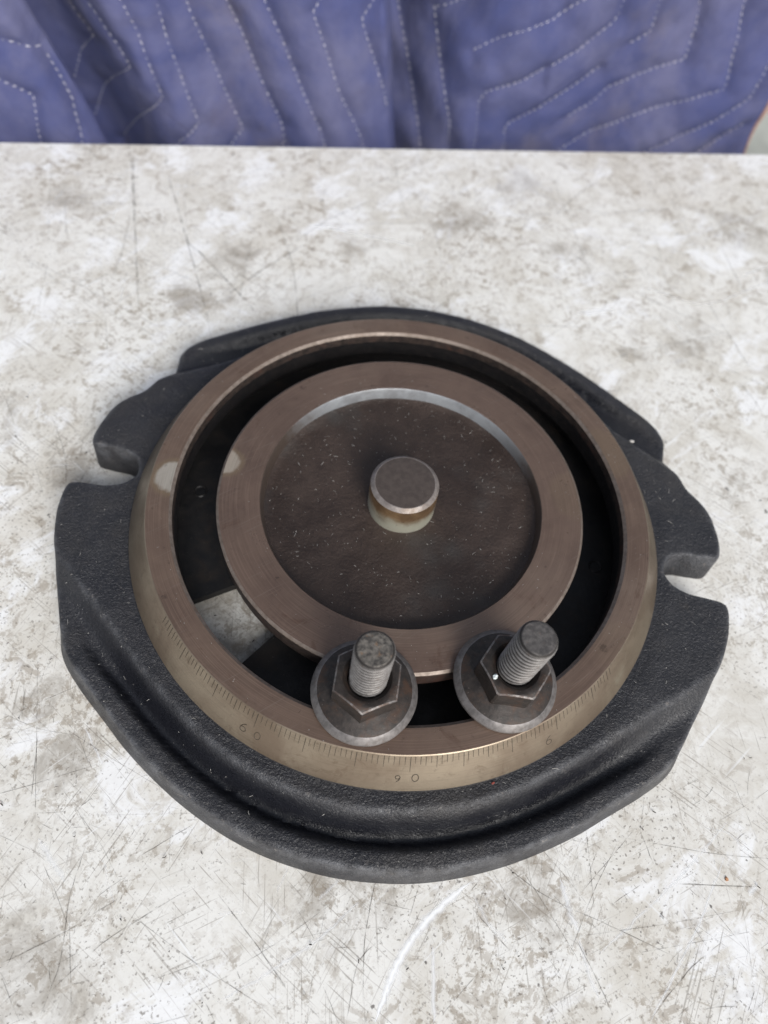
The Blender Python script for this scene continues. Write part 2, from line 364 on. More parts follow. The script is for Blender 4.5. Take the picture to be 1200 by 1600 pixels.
DK = [[[-85,-183],[-84,-169],[-88,-152],[-88,-137]],[[-102,-172],[-86,-162],[-72,-150]],[[-86,-179],[-73,-162],[-50,-144]],[[-86,-157],[-75,-184]],[[-70,-153],[-44,-164],[-18,-173]],[[-41,-145],[-28,-155],[-9,-171]],[[-32,-165],[-18,-155],[4,-136]],[[-200,252],[-178,188],[-148,103]],[[-171,229],[-143,173],[-113,110]],[[-145,172],[-119,150],[-86,117]],[[-250,170],[-214,128]],[[130,308],[152,257],[159,227]],[[-134,-99],[-118,-103],[-104,-103]],[[-111,-126],[-117,-105]],[[45,-119],[67,-131],[91,-137],[112,-143]],[[78,-142],[84,-151],[90,-162]],[[102,-160],[116,-145],[128,-136]],[[43,-138],[56,-148]],[[102,-106],[106,-116]],[[114,-121],[144,-118]],[[91,-130],[101,-123]],[[-128,-78],[-106,-135]],[[-161,35],[-129,5]],[[-55,-170],[-35,-161]],[[138,-81],[146,-106]],[[-70,-138],[-55,-126]],[[35,-168],[49,-152]],[[122,-15],[144,-38]],[[6,-174],[7,-157],[15,-149]]]
DW = [rng.uniform(.3, .6) for _ in DK]
for i in (7, 8, 9): DW[i] = 1.5
paths = [(p_, w_, .42 if i in (7, 8, 9, 10, 11) else .5) for i, (p_, w_) in enumerate(zip(DK, DW))]
for i in range(95):                                       # long faint drag marks over the far half
    x, y = rng.uniform(-240, 230), rng.uniform(90, 300); a = rng.choice([1.9, 1.75, .3, -.5, .85]) + rng.normal(0, .12); l = rng.uniform(10, 60); b_ = rng.normal(0, l * .05)
    dx, dy = math.cos(a), math.sin(a)
    paths.append(([[x - dx * l, y - dy * l], [x - dy * b_, y + dx * b_], [x + dx * l, y + dy * l]], rng.uniform(.35, .9), rng.uniform(.25, .6)))
for i in range(1500):                                      # short random nicks and long hairlines, denser near the front
    x, y = rng.uniform(-250, 260), rng.uniform(-190, 290)
    if rng.random() < .6: x, y = rng.uniform(-130, 160), rng.uniform(-190, -60)
    if rng.random() < .5: q_ = STAINS[rng.integers(len(STAINS))]; x, y = q_[0] + rng.normal(0, q_[2] * 1.3), q_[1] + rng.normal(0, q_[2] * 1.3)
    a = rng.choice([.9, -.75, .3, 1.5, 2.3]) + rng.normal(0, .25); l = rng.choice([.8, 2, 5, 14, 30], p=[.28, .30, .27, .11, .04]) * rng.uniform(.6, 1.4)
    bnd = rng.normal(0, l * .06); dx, dy = math.cos(a), math.sin(a)
    paths.append(([[x - dx * l, y - dy * l], [x - dy * bnd, y + dx * bnd], [x + dx * l, y + dy * l]], rng.uniform(.08, .30), rng.uniform(.2, .75)))
strips('scratches', paths, 'dark_s', .000035, table)
wp = list(zip(WH, WW, [.75, .4, .5, .5, .4, .45, .4, .4, .5, .3, .35, .3, .3, .35, .3, .35, .3, .35]))
for i in range(90):
    x, y = rng.uniform(-250, 260), rng.uniform(-190, 290)
    a = rng.choice([.9, -.75, .3, 1.5]) + rng.normal(0, .3); l = rng.uniform(2, 9)
    wp.append(([[x - math.cos(a) * l, y - math.sin(a) * l], [x + math.cos(a) * l, y + math.sin(a) * l]], rng.uniform(.3, 1.6), rng.uniform(.15, .5)))
strips('scuffs', wp, 'white_s', .00002, table)

# ------------------------------------------------------------------ the vise swivel base
base = empty('swivel_base', (0, 0, RING_Z))
tag(base, 'round black cast-iron vise swivel base with brown machined rings, lying on the table', 'vise base')

# --- flange casting: outline (right half, near centre to far centre), mirrored to the left
CA = R(-2.0)
HALF = [(0,-132.4),(20,-130.8),(36,-127.2),(52,-121.3),(66,-114.4),(80,-106),(91,-98),(104,-88.5),(113,-80.5),(118,-73),(122.5,-64),(127.5,-54),(130,-46),(133.5,-38),(137,-27),(138,-16.5),(136.2,-13.2),(131,-12.3),(122,-11.6),(116,-9.2),(113,-5.5),(112.4,-2.8),(113.2,.8),(116,4),(122,6.2),(131,6.6),(136.3,8),(137,17),(134.6,28),(130.5,35),(125,40.5),(121.5,47.5),(118,56),(118.2,63),(118.6,70),(116,77),(109,84.2),(98,92.5),(86,101),(72,110),(54,119.6),(36,126.6),(18,130.6),(0,131.8)]
OUT = HALF + [(-x * .993, y) for x, y in HALF[-2:0:-1]]
def resample(poly, step, closed=True):
    p = np.array(poly, float); n = len(p); res = []
    for i in range(n if closed else n - 1):
        if closed: a, b, c, d = p[i - 1], p[i], p[(i + 1) % n], p[(i + 2) % n]
        else: a, b, c, d = p[max(i - 1, 0)], p[i], p[i + 1], p[min(i + 2, n - 1)]
        k = max(2, int(np.linalg.norm(c - b) / step))
        for t in np.arange(k) / k:
            res.append(.5 * (2 * b + (c - a) * t + (2 * a - 5 * b + 4 * c - d) * t * t + (3 * b - a - 3 * c + d) * t ** 3))
    if not closed: res.append(p[-1])
    return np.array(res)
out = resample(OUT, 1.1)
def dist_poly(P, Q, closed=True):
    """distance of points P from polyline Q, and the side (+ left)"""
    A_ = Q if closed else Q[:-1]; B_ = np.roll(Q, -1, 0) if closed else Q[1:]
    best = np.full(len(P), 1e9); side = np.zeros(len(P))
    for a, b in zip(A_, B_):
        d = b - a; L = d @ d + 1e-12; t = np.clip(((P - a) @ d) / L, 0, 1)
        r = P - (a + t[:, None] * d); e = np.hypot(r[:, 0], r[:, 1]); cr = d[0] * (P[:, 1] - a[1]) - d[1] * (P[:, 0] - a[0])
        k = e < best; best[k] = e[k]; side[k] = np.sign(cr[k])
    return best, side
def ss(x, a, b): t = np.clip((x - a) / (b - a), 0, 1); return t * t * (3 - 2 * t)
SH_N = [(150,-32),(132,-42),(125,-47),(117,-54),(105,-63),(93.5,-72.5),(82,-81.5),(70,-90),(57,-98.5),(41,-106.5),(25,-111.5),(0,-115)]
SH_F = [(150,32),(122,46.5),(115,51),(104,58.5),(90,68),(70,86),(57,97),(41,106),(25,111),(0,114.5)]
sh_n = resample(SH_N + [(-x, y) for x, y in SH_N[-2::-1]], 2.5, False); sh_f = resample(SH_F + [(-x, y) for x, y in SH_F[-2::-1]], 2.5, False)
rr_ = np.hypot(out[:, 0], out[:, 1]); aa_ = np.degrees(np.arctan2(out[:, 1], out[:, 0]))
lip_n = out[(aa_ < -33.5) & (aa_ > -146.5)]; lip_f = out[(aa_ > 32) & (aa_ < 148)]
lip_n = lip_n[np.argsort(np.degrees(np.arctan2(lip_n[:, 1], lip_n[:, 0])))]; lip_f = lip_f[np.argsort(np.degrees(np.arctan2(lip_f[:, 1], lip_f[:, 0])))]
def vnoise(P, s, seed):
    r = np.random.default_rng(seed); g = r.normal(0, 1, (64, 64)); q = P / s + 300.0
    i = np.floor(q).astype(int); t = q - i; t = t * t * (3 - 2 * t); x, y = i[:, 0] % 63, i[:, 1] % 63
    return (g[x, y] * (1 - t[:, 0]) + g[x + 1, y] * t[:, 0]) * (1 - t[:, 1]) + (g[x, y + 1] * (1 - t[:, 0]) + g[x + 1, y + 1] * t[:, 0]) * t[:, 1]
def height(P, dout):
    z = np.full(len(P), -14.2); trough_shade = np.zeros(len(P)); wear_glint = np.zeros(len(P))
    r = np.hypot(P[:, 0], P[:, 1])
    z -= .5 * ss(r, 115, 109.5)                            # shallow turned groove at the foot of the ring
    for sh, lip, sg in ((sh_n, lip_n, -1), (sh_f, lip_f, 1)):
        k = P[:, 1] * sg > 0; d, s = dist_poly(P[k], sh, False)
        s = np.where(s * sg > 0, -1, 1) if sg < 0 else np.where(s < 0, 1, -1)   # beyond the shoulder = positive
        # polylines run from right to left: left of travel is the outer side for the far one, right of travel for the near one
        u = d * s
        tr = -14.2 - 11.4 * (.75 * ss(u, -.8, 8.0) + .25 * np.clip(u / 8, 0, 1))
        dl, _ = dist_poly(P[k], lip, False)
        trough_shade[k] = ss(u, .6, 3.5) * ss(dl, 5.2, 7.8) * (1 - .7 * ss(np.abs(P[k][:, 0]), 75, 118)); wear_glint[k] = .55 * ss(np.abs(u - .3), 1.8, .2)  # masks for the painted trough darkness and the painted shoulder highlight
        tr = -14.2 - (tr * -1 - 14.2) * (1 - .5 * ss(np.abs(P[k][:, 0]), 80, 124))
        en = np.minimum(np.linalg.norm(P[k] - lip[0], axis=1), np.linalg.norm(P[k] - lip[-1], axis=1))
        lp = -20.2 - (1.6 if sg < 0 else .6) * ss(en, 14, 1) - 6.0 * ss(dl, 5.8, 9.4)
        e = 0.0; mx = np.maximum(tr, lp); zz = mx + .7 * np.log(np.exp((tr - mx) / .7) + np.exp((lp - mx) / .7)); zz = np.where(u < 3, tr, zz)
        zz = np.where(u > -.8, zz, z[k]); z[k] = np.minimum(z[k], zz)
    e = np.clip(1 - dout / 1.5, 0, 1); z -= 1.25 * (1 - np.sqrt(1 - np.clip(e, 0, .999) ** 2))
    z += .13 * vnoise(P, 9, 1) + .07 * vnoise(P, 3.0, 2)
    return z, trough_shade, wear_glint
def build_flange(parent):
    pts = [tuple(p) for p in out]; n0 = len(pts); edges = [(i, (i + 1) % n0) for i in range(n0)]
    inner = [(105.5 * math.cos(a), 105.5 * math.sin(a)) for a in np.arange(0, 360, 1.5) * math.pi / 180]
    n1 = len(inner); pts += inner; edges += [(n0 + i, n0 + (i + 1) % n1) for i in range(n1)]
    t = np.roll(out, -1, 0) - np.roll(out, 1, 0); t /= np.linalg.norm(t, axis=1)[:, None]; nr = np.c_[-t[:, 1], t[:, 0]]
    extra = [out + nr * d for d in (.25, .55, 1.0, 1.6, 2.8)]; want = [.25, .55, 1.0, 1.6, 2.8]
    add = []
    for e, wv in zip(extra, want):
        d, s = dist_poly(e, out); add.append(e[(d > wv * .93) & (s > 0) & (np.hypot(e[:, 0], e[:, 1]) > 106)])
    g = np.stack(np.meshgrid(np.arange(-142, 142, 1.55), np.arange(-136, 136, 1.55)), -1).reshape(-1, 2)
    g[:, 0] += np.where(np.arange(len(g)) % 2 == 0, .2, -.2); g += rng.normal(0, .12, g.shape)
    g = g[(np.hypot(g[:, 0], g[:, 1]) > 106.3)]; d, s = dist_poly(g, out); add.append(g[(d > 3.6) & (s > 0)])
    pts += [tuple(p) for a in add for p in a]
    vo, _, fo, ov, _, _ = delaunay_2d_cdt([Vector(p) for p in pts], edges, [], 0, 1e-6)
    P = np.array([tuple(p) for p in vo])
    cen = np.array([P[list(f)].mean(0) for f in fo]); d, s = dist_poly(cen, out); keep = (s > 0) & (np.hypot(cen[:, 0], cen[:, 1]) > 105.45)
    fo = [list(f) for f, k in zip(fo, keep) if k]
    dout, _ = dist_poly(P, out); z, trough_shade, wear_glint = height(P, dout); trough_shade = list(trough_shade); wear_glint = list(np.maximum(wear_glint, ss(dout, 2.2, .6) * .8))
    v = [(p[0], p[1], zz) for p, zz in zip(P, z)]
    # outer wall: rings of the outline, with draft, down to the table
    idx = [None] * n0
    lookup = {}
    for k, lst in enumerate(ov):
        for o_ in lst: lookup[o_] = k
    top = [lookup[i] for i in range(n0)]
    prev = top; ang = np.degrees(np.arctan2(out[:, 1], out[:, 0])); on_lip = ss(np.abs(out[:, 1]), 62, 78)
    for lev, (frac, drf) in enumerate(((.12, .25), (.5, .9), (.93, 1.7), (1.0, 1.5))):
        cur = []
        for i in range(n0):
            p = out[i] - nr[i] * drf * (1 + .75 * on_lip[i]); zt = z[top[i]]; cur.append(len(v)); v.append((p[0], p[1], zt + (-30.9 - zt) * frac)); trough_shade.append(0); wear_glint.append((.7, .25, .1, 0)[lev])
        for i in range(n0):
            j = (i + 1) % n0; fo.append([prev[i], cur[i], cur[j], prev[j]])
        prev = cur
    v = [(x * MM, y * MM, zz * MM) for x, y, zz in v]
    me = mesh('cast_flange', v, fo)
    me.attributes.new('trough_shade', 'FLOAT', 'POINT').data.foreach_set('value', trough_shade); me.attributes.new('wear_glint', 'FLOAT', 'POINT').data.foreach_set('value', wear_glint)
    o = link('cast_flange', me, 'paint', parent, True, 60)
    bm = bmesh.new(); bm.from_mesh(o.data); bmesh.ops.recalc_face_normals(bm, faces=bm.faces); bm.to_mesh(o.data); bm.free()
    o.rotation_euler = (0, 0, CA)
    o['label'] = 'black painted cast flange with two bolt slots and raised lips'
    return o
flange = build_flange(base)

# --- machined rings, T-slot, boss, pin
ring = lathe('graduated_ring', [(97, -24.2), (97, -12.5), (90.1, -12.5), (90.0, -5), (90.0, -1.1), (91.1, -.05), (91.4, 0), (95, 0), (99.7, 0), (100.05, -.18), (104, -6.1), (108.7, -13.1), (108.9, -13.6), (108.9, -16)],
             ['ring', 'throat', 'cone', 'paint', 'chamfer', 'slot_black'], base, 360, [5, 5, 5, 1, 4, 0, 0, 0, 2, 2, 2, 3, 3], sharp=25, wob=.02)  # undercut and lower throat wall take a blacker material than the upper wall
ring['label'] = 'brown ring with degree scale engraved on its sloping edge'
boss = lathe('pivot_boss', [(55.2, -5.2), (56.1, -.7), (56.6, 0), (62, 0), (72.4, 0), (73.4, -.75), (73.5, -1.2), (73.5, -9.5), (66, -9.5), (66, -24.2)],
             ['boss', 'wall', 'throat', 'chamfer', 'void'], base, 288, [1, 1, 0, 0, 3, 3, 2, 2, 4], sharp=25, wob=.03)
boss['label'] = 'flat brown inner ring around the sunken disc'
# recess floor: rough as-cast disc with a fillet
v, f = [], []; NR, NA = 26, 160
for i in range(NR):
    r = 55.6 * (i / (NR - 1)) ** .8
    for j in range(NA):
        a = 2 * math.pi * j / NA; v.append((r * math.cos(a), r * math.sin(a), 0))
P = np.array(v)[:, :2]; rr = np.hypot(P[:, 0], P[:, 1]); wv = .35 * (np.sin(6 * np.arctan2(P[:, 1], P[:, 0])) + np.sin(13 * np.arctan2(P[:, 1], P[:, 0]) + 1))
zf = -6.0 + 1.1 * ss(rr + wv, 53.2, 56.0) + .12 * vnoise(P, 8, 5) + .07 * vnoise(P, 3, 6)
v = [(p[0] * MM, p[1] * MM, z_ * MM) for p, z_ in zip(P, zf)]
f = [(i * NA + j, (i + 1) * NA + j, (i + 1) * NA + (j + 1) % NA, i * NA + (j + 1) % NA) for i in range(NR - 1) for j in range(NA)]
rf = link('recess_floor', mesh('recess_floor', v, f), 'recess', base); rf['label'] = 'dark rough sunken disc dusted with pale lint'
pin = lathe('pivot_pin', [(.01, 9.9), (4, 9.92), (11.7, 10), (12.0, 9.95), (13.3, 8.9), (13.5, 8.6), (13.65, 0), (13.7, -7)], ['pin', 'pinedge', 'pinside'], base, 96, [0, 0, 1, 1, 1, 2, 2], sharp=25)
pin['label'] = 'short round pin with flat turned top at the centre'
# slot floor with the bolt-insertion opening through which the table shows
a0, a1 = R(-126.0), R(360 - 147.6)
fl = lathe('slot_floor', [(62, -24), (99, -24), (99, -28), (62, -28), (62, -24)], 'void', base, 160, None, a0, a1, 30)
for (x, y) in ((-86.4, 1.9), (86.5, -4.9)):
    h = lathe('floor_hole', [(2.2, -23.9), (2.6, -23.6), (3.0, -23.95)], 'void', base, 20); h.location = (x * MM, y * MM, 0)

# --- degree marks engraved in the sloping face: 1, 5 and 10 degree lengths
CONE = math.atan2(8.7, 13.1)                              # slope of the face away from vertical
def on_cone(deg, s, lift=.0):                             # s: mm down the slope from the top edge
    r = 100.1 + math.sin(CONE) * s + math.cos(CONE) * lift; z = -.18 - math.cos(CONE) * s + math.sin(CONE) * lift
    a = R(-81.75 + deg); return Vector((r * math.cos(a), r * math.sin(a), z)) * MM
def cone_frame(deg, s, lift):
    a = R(-81.75 + deg); rad = Vector((math.cos(a), math.sin(a), 0)); dn = rad * math.sin(CONE) + Vector((0, 0, -math.cos(CONE)))
    nm = rad * math.cos(CONE) + Vector((0, 0, math.sin(CONE))); tg = Vector((-math.sin(a), math.cos(a), 0))
    m = Matrix.Identity(4)
    for i in range(3): m[i][0] = tg[i]; m[i][1] = -dn[i]; m[i][2] = nm[i]
    p = on_cone(deg, s, lift)
    for i in range(3): m[i][3] = p[i]
    return m
def tick_mesh(L, wd):
    w_, h = wd / 2 * MM, .03 * MM; L *= MM
    v = [(-w_, 0, -h), (w_, 0, -h), (w_ * .5, -L, -h), (-w_ * .5, -L, -h), (-w_, 0, h), (w_, 0, h), (w_ * .5, -L, h), (-w_ * .5, -L, h)]
    me = mesh('tick_mark', v, [(0, 1, 2, 3), (7, 6, 5, 4), (0, 4, 5, 1), (1, 5, 6, 2), (2, 6, 7, 3), (3, 7, 4, 0)]); me.materials.append(MT['mark']); return me
TK = {1: [tick_mesh(l, w_) for l, w_ in ((3.4, .20), (3.0, .16), (3.7, .18))], 5: [tick_mesh(4.8, .22), tick_mesh(5.0, .19)], 10: [tick_mesh(6.3, .24)]}
for d in range(-58, 47):
    k = 10 if d % 10 == 0 else 5 if d % 5 == 0 else 1
    o = bpy.data.objects.new('tick_mark', rng.choice(TK[k])); C.objects.link(o); o.parent = ring
    o.matrix_basis = cone_frame(d + rng.normal(0, .06), .05 + rng.uniform(0, .3), .02)
def stroke(name, path, wd, deg, s, rot=0.0):
    """a stamped numeral: a raised-edged groove following a path in mm (x right, y up)"""
    p = resample(path, .25, False); d = np.gradient(p, axis=0); d /= np.linalg.norm(d, axis=1)[:, None] + 1e-9; n = np.c_[-d[:, 1], d[:, 0]]
    v, f = [], []
    for q, m_ in zip(p, n):
        for (o_, z_) in ((-.5, -.02), (-.35, .035), (.35, .035), (.5, -.02)): c = q + m_ * wd * o_; v.append((c[0] * MM, c[1] * MM, z_ * MM))
    for i in range(len(p) - 1):
        for k in range(3): f.append((i * 4 + k, i * 4 + k + 1, i * 4 + 5 + k, i * 4 + 4 + k))
    o = link(name, mesh(name, v, f), 'stamp', ring); o.matrix_basis = cone_frame(deg, s, .02) @ Matrix.Rotation(rot, 4, 'Z') @ Matrix.Scale(1.28, 4)
    return o
circ = lambda rx, ry, a0, a1, cx=0, cy=0: [(cx + rx * math.cos(R(a)), cy + ry * math.sin(R(a))) for a in np.linspace(a0, a1, 18)]
SIX = [(.75, 1.45), (.2, 1.25), (-.45, .6), (-.8, -.2)] + circ(.85, .8, 175, 500, .02, -.55)
ZERO = circ(.85, 1.25, 90, 450); SMALL_NINE = [(-.3, -1.3), (.3, -.95), (.62, -.2)] + circ(.62, .6, -5, 345, 0, .15)
stroke('numeral', SIX, .26, -31.9, 9.2)['label'] = 'stamped figure 6'
stroke('numeral', ZERO, .20, -28.8, 9.2)['label'] = 'stamped figure 0'
stroke('numeral', SMALL_NINE, .26, -2.0, 9.5)['label'] = 'small stamped figure 9'
stroke('numeral', ZERO, .24, 1.2, 9.5)['label'] = 'stamped figure 0'
stroke('numeral', SIX, .20, 27.8, 9.3)['label'] = 'stamped figure 6'

# ------------------------------------------------------------------ clamp bolts with flange nuts
def hex_r(a, rc, off):
    ap = rc * math.cos(math.pi / 6); t = (a - off + math.pi / 6) % (math.pi / 3) - math.pi / 6
    t = ((a - off) % (math.pi / 3)) - math.pi / 6
    return ap / math.cos(t)
def clamp_bolt(x, y, hexoff, label, topmat, tilt=(0, 0), off=(0, 0)):
    root = empty('clamp_bolt', (x * MM, y * MM, RING_Z + .00015)); root.rotation_euler = (tilt[0], tilt[1], 0)
    tag(root, label, 'bolt', 'loose clamp bolts with flange nuts standing in the ring slot')
    lathe('nut_flange', [(6.9, .2), (17.6, .0), (18.1, .5), (18.15, 1.6), (17.9, 2.0), (16.4, 3.5), (16.0, 3.75), (13.2, 4.9), (10.0, 6.3)], ['nut', 'nutedge'], root, 96, [0, 1, 1, 1, 1, 1, 0, 0], sharp=28, wob=.04)['label'] = 'round washer-like flange with bright bevelled rim'
    # hexagon with chamfered corners and countersunk bore
    NA = 96; RC = 12.0; v, f, ix = [], [], []
    rows = [('b', 6.5, 6.0), ('b', 6.5, 14.6), ('b', 8.0, 16.2), ('t', 8.3, 16.3), ('t', 9.4, 16.3), ('h', .90, 0), ('h', .95, 0), ('h', 1.0, 0), ('s', 0, 10), ('s', 0, 4.3)]
    for (k, p, q) in rows:
        for j in range(NA):
            a = 2 * math.pi * j / NA; hr = hex_r(a, RC, hexoff)
            if k in 'bt': r, z = p, q
            elif k == 'h': r = max(9.4, hr * p) if p < 1 else hr; z = 16.3 - max(0, r - 9.9) * .62
            else: r, z = hr + .06, q
            v.append((r * math.cos(a) * MM, r * math.sin(a) * MM, z * MM))
    for i in range(len(rows) - 1):
        for j in range(NA):
            f.append((i * NA + j, (i + 1) * NA + j, (i + 1) * NA + (j + 1) % NA, i * NA + (j + 1) % NA)); ix.append(1 if i == 6 else 0)
    hx = link('hex_nut', mesh('hex_nut', v, f, ix), ['nut', 'hexedge'], root, True, 22)
    bm = bmesh.new(); bm.from_mesh(hx.data); bmesh.ops.recalc_face_normals(bm, faces=bm.faces); bm.to_mesh(hx.data); bm.free()
    # threaded stud: helical V thread
    H0, H1, RS, PIT = -6.0, 40.5, 6.3, 2.35; NZ, NA = 330, 40; v, f, ix = [], [], []
    for i in range(NZ + 1):
        z = H0 + (H1 - H0) * i / NZ
        for j in range(NA):
            a = 2 * math.pi * j / NA; ph = (z / PIT - j / NA) % 1.0; r = RS - .95 * abs(2 * ph - 1) * (1 if z < H1 - 1.0 else .35)
            r = min(r, RS - max(0, z - (H1 - 1.3)) * .75)
            v.append((r * math.cos(a) * MM, r * math.sin(a) * MM, z * MM))
    for i in range(NZ):
        for j in range(NA): f.append((i * NA + j, i * NA + (j + 1) % NA, (i + 1) * NA + (j + 1) % NA, (i + 1) * NA + j)); ix.append(0)
    b = NZ * NA; prev = [b + j for j in range(NA)]
    for r, dz in ((4.9, .03), (3.4, .0), (1.7, -.02)):
        cur = []
        for j in range(NA):
            a = 2 * math.pi * j / NA; cur.append(len(v)); v.append((r * math.cos(a) * MM, r * math.sin(a) * MM, (H1 + dz + rng.normal(0, .05)) * MM))
        for j in range(NA): f.append((prev[j], prev[(j + 1) % NA], cur[(j + 1) % NA], cur[j])); ix.append(1)
        prev = cur
    f.append(prev); ix.append(1)
    st = link('threaded_stud', mesh('threaded_stud', v, f, ix), ['stud', topmat], root, True, 50); st.location = (off[0] * MM, off[1] * MM, 0)
    # square T-head in the slot below
    bm = bmesh.new(); bmesh.ops.create_cube(bm, size=1.0)
    for q in bm.verts: q.co = Vector((q.co.x * .021, q.co.y * .021, q.co.z * .007 - .0175))
    bmesh.ops.bevel(bm, geom=bm.edges[:], offset=.0012, segments=2, affect='EDGES')
    bmesh.ops.rotate(bm, verts=bm.verts, cent=(0, 0, 0), matrix=Matrix.Rotation(math.atan2(y, x), 3, 'Z'))
    me = bpy.data.meshes.new('bolt_head'); bm.to_mesh(me); bm.free(); link('bolt_head', me, 'nut', root, True, 30)
    lathe('bolt_shank', [(5.9, -5.5), (5.9, -14.5)], 'nut', root, 32)
    return root
clamp_bolt(-3.75, -80.6, math.pi / 6, 'left clamp bolt with flange nut, its stud end rusty and mottled', 'studtop', (R(-1.0), R(.8)), (.3, .2))
clamp_bolt(43.8, -69.2, 0.03, 'right clamp bolt with flange nut, its stud end smooth and dark', 'studtop2', (R(-.6), R(1.2)), (.2, .2))

# ------------------------------------------------------------------ moving blanket hanging behind the table
QL = [[[6,54],[18,51],[29,48],[37,44]],[[-4,34],[10,29],[25,20],[20,-5],[14,-60]],[[38,40],[45,15],[46,-5],[36,-60]],[[-20,85],[15,76],[26,70]]]
QM = [[[38,59],[46,42],[56,26],[39,6],[25,-20]],[[30,110],[60,60],[68,48],[75,35],[80,21],[64,4],[49,-16],[30,-50]],[[60,110],[85,61],[90,46],[94,26],[98,7],[84,-9],[74,-22],[50,-60]],[[90,110],[104,61],[107,39],[113,13],[119,-9],[112,-16],[104,-22],[80,-60]],[[105,110],[121,62],[129,37],[138,9],[148,-17],[142,-23],[115,-60]],[[122,110],[145,63],[154,43],[164,16],[175,-9],[177,-22],[150,-60]],[[150,110],[169,64],[178,45],[189,17],[202,-11],[205,-23],[190,-60]],[[228,110],[200,65],[197,61],[204,44],[215,13],[227,-10],[233,-22],[225,-60]],[[236,66],[228,55],[233,43],[245,14],[250,-3]]]
QR = [[[290,110],[265,62],[257,54],[262,34],[271,4],[279,-29],[285,-60]],[[340,90],[308,64],[282,47],[286,29],[294,-2],[298,-14],[299,-23],[303,-60]],[[400,85],[365,66],[355,58],[326,47],[305,34],[306,31]],[[405,110],[398,67],[399,60],[396,55],[378,38],[346,21],[319,12],[315,5],[318,-25],[318,-31],[322,-60]],[[425,110],[425,68],[428,53],[428,48],[416,40]],[[401,25],[386,13],[366,1],[343,-13],[340,-17],[343,-30],[346,-60]],[[448,110],[455,69],[461,51],[461,32],[450,28],[432,20],[414,10],[402,-3],[385,-12]],[[480,110],[486,70],[491,48],[495,18],[482,13],[464,5],[438,-6],[410,-22],[385,-40]],[[508,110],[519,40],[519,23],[518,12],[499,-5],[479,-16],[458,-29],[430,-50]],[[528,-9],[514,-22],[502,-31],[480,-45]]]
blanket = empty('moving_blanket', (*tp(.27, .045), -.12)); tag(blanket, 'blue-violet quilted moving blanket with pale zigzag stitching hanging behind the table', 'blanket')
def bl_pt(u, z, d): p = tp(u * MM, d * MM); return (p[0], p[1], z * MM)
def sheet(d0, left, rightb, lines, z0, z1, depth, seed):
    """one hanging fold: left/right borders as functions of z (mm), quilted between stitch lines; returns depth field"""
    NU, NZ = int((rightb(0) - left(0)) / 2.2) + 1, int((z1 - z0) / 2.2)
    uv = np.array([(left(z) + (rightb(z) - left(z)) * i / NU, z) for z in np.linspace(z0, z1, NZ + 1) for i in range(NU + 1)])
    def field(P):
        dm = np.full(len(P), 1e9)
        for l in lines: dm = np.minimum(dm, dist_poly(P, np.array(l, float), False)[0])
        puff = 5.0 * (1 - np.exp(-dm / 5.0))
        return d0 - puff + depth(P) - 1.6 * vnoise(P, 24, seed) - .5 * vnoise(P, 9, seed + 1)
    dd = field(uv)
    v = [bl_pt(u, z, d) for (u, z), d in zip(uv, dd)]; n = len(v)
    v += [bl_pt(u, z, d + 4.5) for (u, z), d in zip(uv, dd)]
    f = []
    W = NU + 1
    for j in range(NZ):
        for i in range(NU):
            a = j * W + i; f.append((a, a + 1, a + W + 1, a + W)); f.append((n + a, n + a + W, n + a + W + 1, n + a + 1))
    for j in range(NZ):
        for i in (0, NU):
            a = j * W + i; q = (a, a + W, n + a + W, n + a); f.append(q if i == 0 else q[::-1])
    for i in range(NU):
        for j in (0, NZ):
            a = j * W + i; q = (a, n + a, n + a + 1, a + 1); f.append(q if j == 0 else q[::-1])
    o = link('blanket_fold', mesh('blanket_fold', v, f), 'quilt', blanket, True, 60); o.matrix_parent_inverse = blanket.matrix_basis.inverted()
    for l in lines:                                        # running stitches along each seam
        p = resample(l, 1.0, False) if len(l) > 2 else np.array(l, float)
        lin = []
        for a, b in zip(np.array(l, float)[:-1], np.array(l, float)[1:]):
            k = max(1, int(np.linalg.norm(b - a) / .5)); lin += [a + (b - a) * t / k for t in range(k)]
        lin = np.array(lin); dz = field(lin)
        ok = (lin[:, 0] > [left(z) + 1 for z in lin[:, 1]]) & (lin[:, 0] < [rightb(z) - 1 for z in lin[:, 1]])
        v, f = [], []; step = 8; on = 6
        for s in range(0, len(lin) - on, step):
            if not ok[s:s + on].all() or lin[s, 1] < z0 + 3: continue
            a, b = lin[s], lin[s + on - 1]; t = b - a; t = t / (np.linalg.norm(t) + 1e-9); m_ = np.array([-t[1], t[0]]); tw = t * .4 + m_ * .25
            for q, dq, hw in ((a - tw, dz[s] + .3, .25), (.5 * (a + b), dz[s + 3] - .8, .36), (b + tw, dz[s + on - 1] + .3, .25)):
                i0 = len(v)
                for (k, g) in ((1, 0), (0, -.55), (-1, 0), (0, .4)): c = q + m_ * hw * k; v.append(bl_pt(c[0], c[1], dq + g))
                if q is not a and i0 % 12:
                    f += [(i0 - 4 + k, i0 - 4 + (k + 1) % 4, i0 + (k + 1) % 4, i0 + k) for k in range(4)]
            f += [(len(v) - 12, len(v) - 11, len(v) - 10, len(v) - 9), (len(v) - 4, len(v) - 3, len(v) - 2, len(v) - 1)]
        if f:
            so_ = link('stitching', mesh('stitching', v, f), 'thread', blanket); so_.matrix_parent_inverse = blanket.matrix_basis.inverted()
    return field
lm = lambda z: 53.5 - (z + 0) * .30                          # border between the left flap and the middle fold
mr = lambda z: 255 - z * .128                              # border between the middle and the right fold
sheet(14, lambda z: -150, lm, QL, -120, 120, lambda P: 14 * ss(P[:, 0], 53.5 - P[:, 1] * .30 - 12, 53.5 - P[:, 1] * .30) ** 2, 11)
